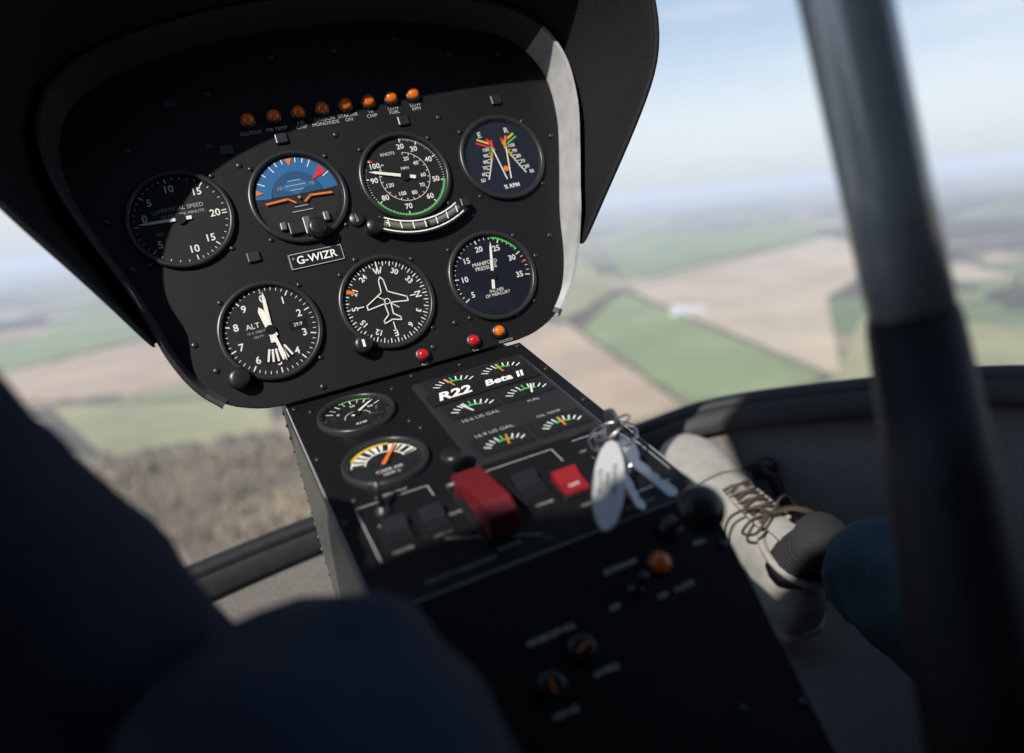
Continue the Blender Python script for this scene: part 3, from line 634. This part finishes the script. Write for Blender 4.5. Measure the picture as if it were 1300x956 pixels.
for p,q in [((-335,2095),(-17,1855)),((-187,2056),(-600,2300)),((-17,1855),(120,1700)),((712,1060),(935,1860)),((942,1878),(1438,2493)),((994,1040),(1438,2493)),((721,1070),(854,995)),((854,995),(994,1040)),((-533,2889),(-153,3229)),((1460,2480),(3231,3360)),((1624,1697),(2600,2300)),((-38,2170),(200,1800)),((-442,2950),(-157,3369))]: hedge(p,q)
hedge((-420,1700),(-144,1420),14,9); hedge((-144,1420),(110,1385),14,9)
field([(-420,1700),(-255,1480),(-88,1425),(30,1420),(110,1370),(260,1250),(240,700),(-700,500),(-900,1300)],FW,10,'woodland_floor')
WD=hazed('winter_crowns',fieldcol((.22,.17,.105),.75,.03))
t=(1+5**.5)/2; ico=[]
for a,c in ((-1,t),(1,t),(-1,-t),(1,-t)): ico.append((a,c,0))
for a,c in ((-1,t),(1,t),(-1,-t),(1,-t)): ico.append((0,a,c))
for a,c in ((t,-1),(t,1),(-t,-1),(-t,1)): ico.append((a,0,c))
ico=np.array(ico)/np.linalg.norm(ico[0])
icf=[(0,11,5),(0,5,1),(0,1,7),(0,7,10),(0,10,11),(1,5,9),(5,11,4),(11,10,2),(10,7,6),(7,1,8),(3,9,4),(3,4,2),(3,2,6),(3,6,8),(3,8,9),(4,9,5),(2,4,11),(6,2,10),(8,6,7),(9,8,1)]
V=[];F=[]
def inside(x,y): return y<1460-.28*(x+255) and y>560 and x>-600 and x<235
cnt=0
while cnt<9500:
    x=random.uniform(-600,235); y=random.uniform(560,1640)
    if not inside(x,y): continue
    r=random.uniform(1.6,4.6)*(1.2 if math.sin(x*.03)+math.sin(y*.021+x*.01)>.6 else .85); h=random.uniform(.8,1.7); o=len(V)
    for p in ico: q=p*r*random.uniform(.5,1.35); V.append((x+q[0],y+q[1],H+1.5+r*h*.8+q[2]*h))
    F+= [tuple(i+o for i in f) for f in icf]; cnt+=1
me=bpy.data.meshes.new('woodland'); me.from_pydata(V,[],F); me.materials.append(WD); wo=bpy.data.objects.new('woodland',me); link(wo)
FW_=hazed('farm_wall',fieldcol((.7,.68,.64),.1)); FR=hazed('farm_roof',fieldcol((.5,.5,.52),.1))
for k in range(7):
    e=bpy.data.objects.new('farm_building',None); link(e); e.location=(1290+random.uniform(-60,60),1900+random.uniform(-60,60),H); e.rotation_euler=(0,0,random.uniform(0,.4)+.8*(k%2)*2)
    l,w,h=random.uniform(15,35),random.uniform(6,9),random.uniform(4,6); b=B()
    b.box(-l,l,-w,w,0,h,FW_); b.add([(-l-1,-w-1,h),(l+1,-w-1,h),(l+1,w+1,h),(-l-1,w+1,h),(-l-1,0,h+w*.6),(l+1,0,h+w*.6)],[[0,1,5,4],[2,3,4,5],[0,4,3],[1,2,5]],FR); b.make('barn',e,scale=1)
# ------------------------------------------------------------------ light
sdA=np.array([-.78,-.8,.98]); sd=(W@P2A.T)@sdA; sd/=np.linalg.norm(sd)
sun=bpy.data.lights.new('sun','SUN'); sun.energy=5; sun.angle=math.radians(.53); sun.color=(1,.95,.88)
so=bpy.data.objects.new('sun',sun); link(so); so.rotation_euler=Vector(sd).to_track_quat('Z','Y').to_euler()
w=bpy.data.worlds.new('World'); SC.world=w; w.use_nodes=True; nt=w.node_tree; N=nt.nodes.new; L=nt.links.new
sk=N('ShaderNodeTexSky'); sk.sky_type='NISHITA'; sk.sun_disc=False; sk.sun_elevation=math.asin(sd[2]); sk.sun_rotation=math.atan2(sd[0],sd[1]); sk.air_density=1.0; sk.dust_density=.3; sk.ozone_density=2; sk.altitude=350
# pale winter haze layer towards the horizon plus thin high cloud
tc=N('ShaderNodeTexCoord'); sx=N('ShaderNodeSeparateXYZ'); L(tc.outputs['Generated'],sx.inputs[0])
mz=N('ShaderNodeMath'); mz.operation='MULTIPLY'; mz.inputs[1].default_value=-3.5; L(sx.outputs[2],mz.inputs[0])
ex=N('ShaderNodeMath'); ex.operation='EXPONENT'; L(mz.outputs[0],ex.inputs[0])
mm=N('ShaderNodeMath'); mm.operation='MULTIPLY'; mm.inputs[1].default_value=.95; mm.use_clamp=True; L(ex.outputs[0],mm.inputs[0])
cr=N('ShaderNodeValToRGB'); E=cr.color_ramp.elements; E[0].position=0; E[0].color=(.66,.73,.83,1); E[1].position=.08; E[1].color=(.84,.89,.96,1)
x=E.new(.4); x.color=(.36,.57,.92,1); L(sx.outputs[2],cr.inputs[0])
vs_=N('ShaderNodeVectorMath'); vs_.operation='SCALE'; vs_.inputs['Scale'].default_value=10; L(cr.outputs[0],vs_.inputs[0])
mp=N('ShaderNodeMapping'); mp.inputs['Scale'].default_value=(2,2,9); L(tc.outputs['Generated'],mp.inputs[0])
nz=N('ShaderNodeTexNoise'); nz.inputs['Scale'].default_value=2.2; nz.inputs['Detail'].default_value=4; L(mp.outputs[0],nz.inputs[0])
cc=N('ShaderNodeMapRange'); cc.inputs[1].default_value=.5; cc.inputs[2].default_value=.75; cc.inputs[3].default_value=0; cc.inputs[4].default_value=.6; L(nz.outputs[0],cc.inputs[0])
mx=N('ShaderNodeMix'); mx.data_type='RGBA'; L(mm.outputs[0],mx.inputs[0]); L(sk.outputs[0],mx.inputs[6]); L(vs_.outputs[0],mx.inputs[7])
mc=N('ShaderNodeMix'); mc.data_type='RGBA'; L(cc.outputs[0],mc.inputs[0]); L(mx.outputs[2],mc.inputs[6]); mc.inputs[7].default_value=(8.2,8.8,9.6,1)
bg=nt.nodes['Background']; bg.inputs[1].default_value=.10; L(mc.outputs[2],bg.inputs[0])
# ------------------------------------------------------------------ camera
Cc=(-0.1414,-0.1272,0.6307); Rr=np.array([[0.90281,-0.30527,0.30288],[0.25419,0.94694,0.19671],[-0.34686,-0.1006,0.93251]])
cam=bpy.data.cameras.new('camera'); cam.lens=28; cam.sensor_width=36; cam.shift_y=-44.5/1300; cam.clip_start=.01; cam.clip_end=300000
co=bpy.data.objects.new('camera',cam); link(co); co.matrix_world=MPN@m4(Rr.T,Cc); SC.camera=co
cam.dof.use_dof=True; cam.dof.focus_distance=.64; cam.dof.aperture_fstop=2.8
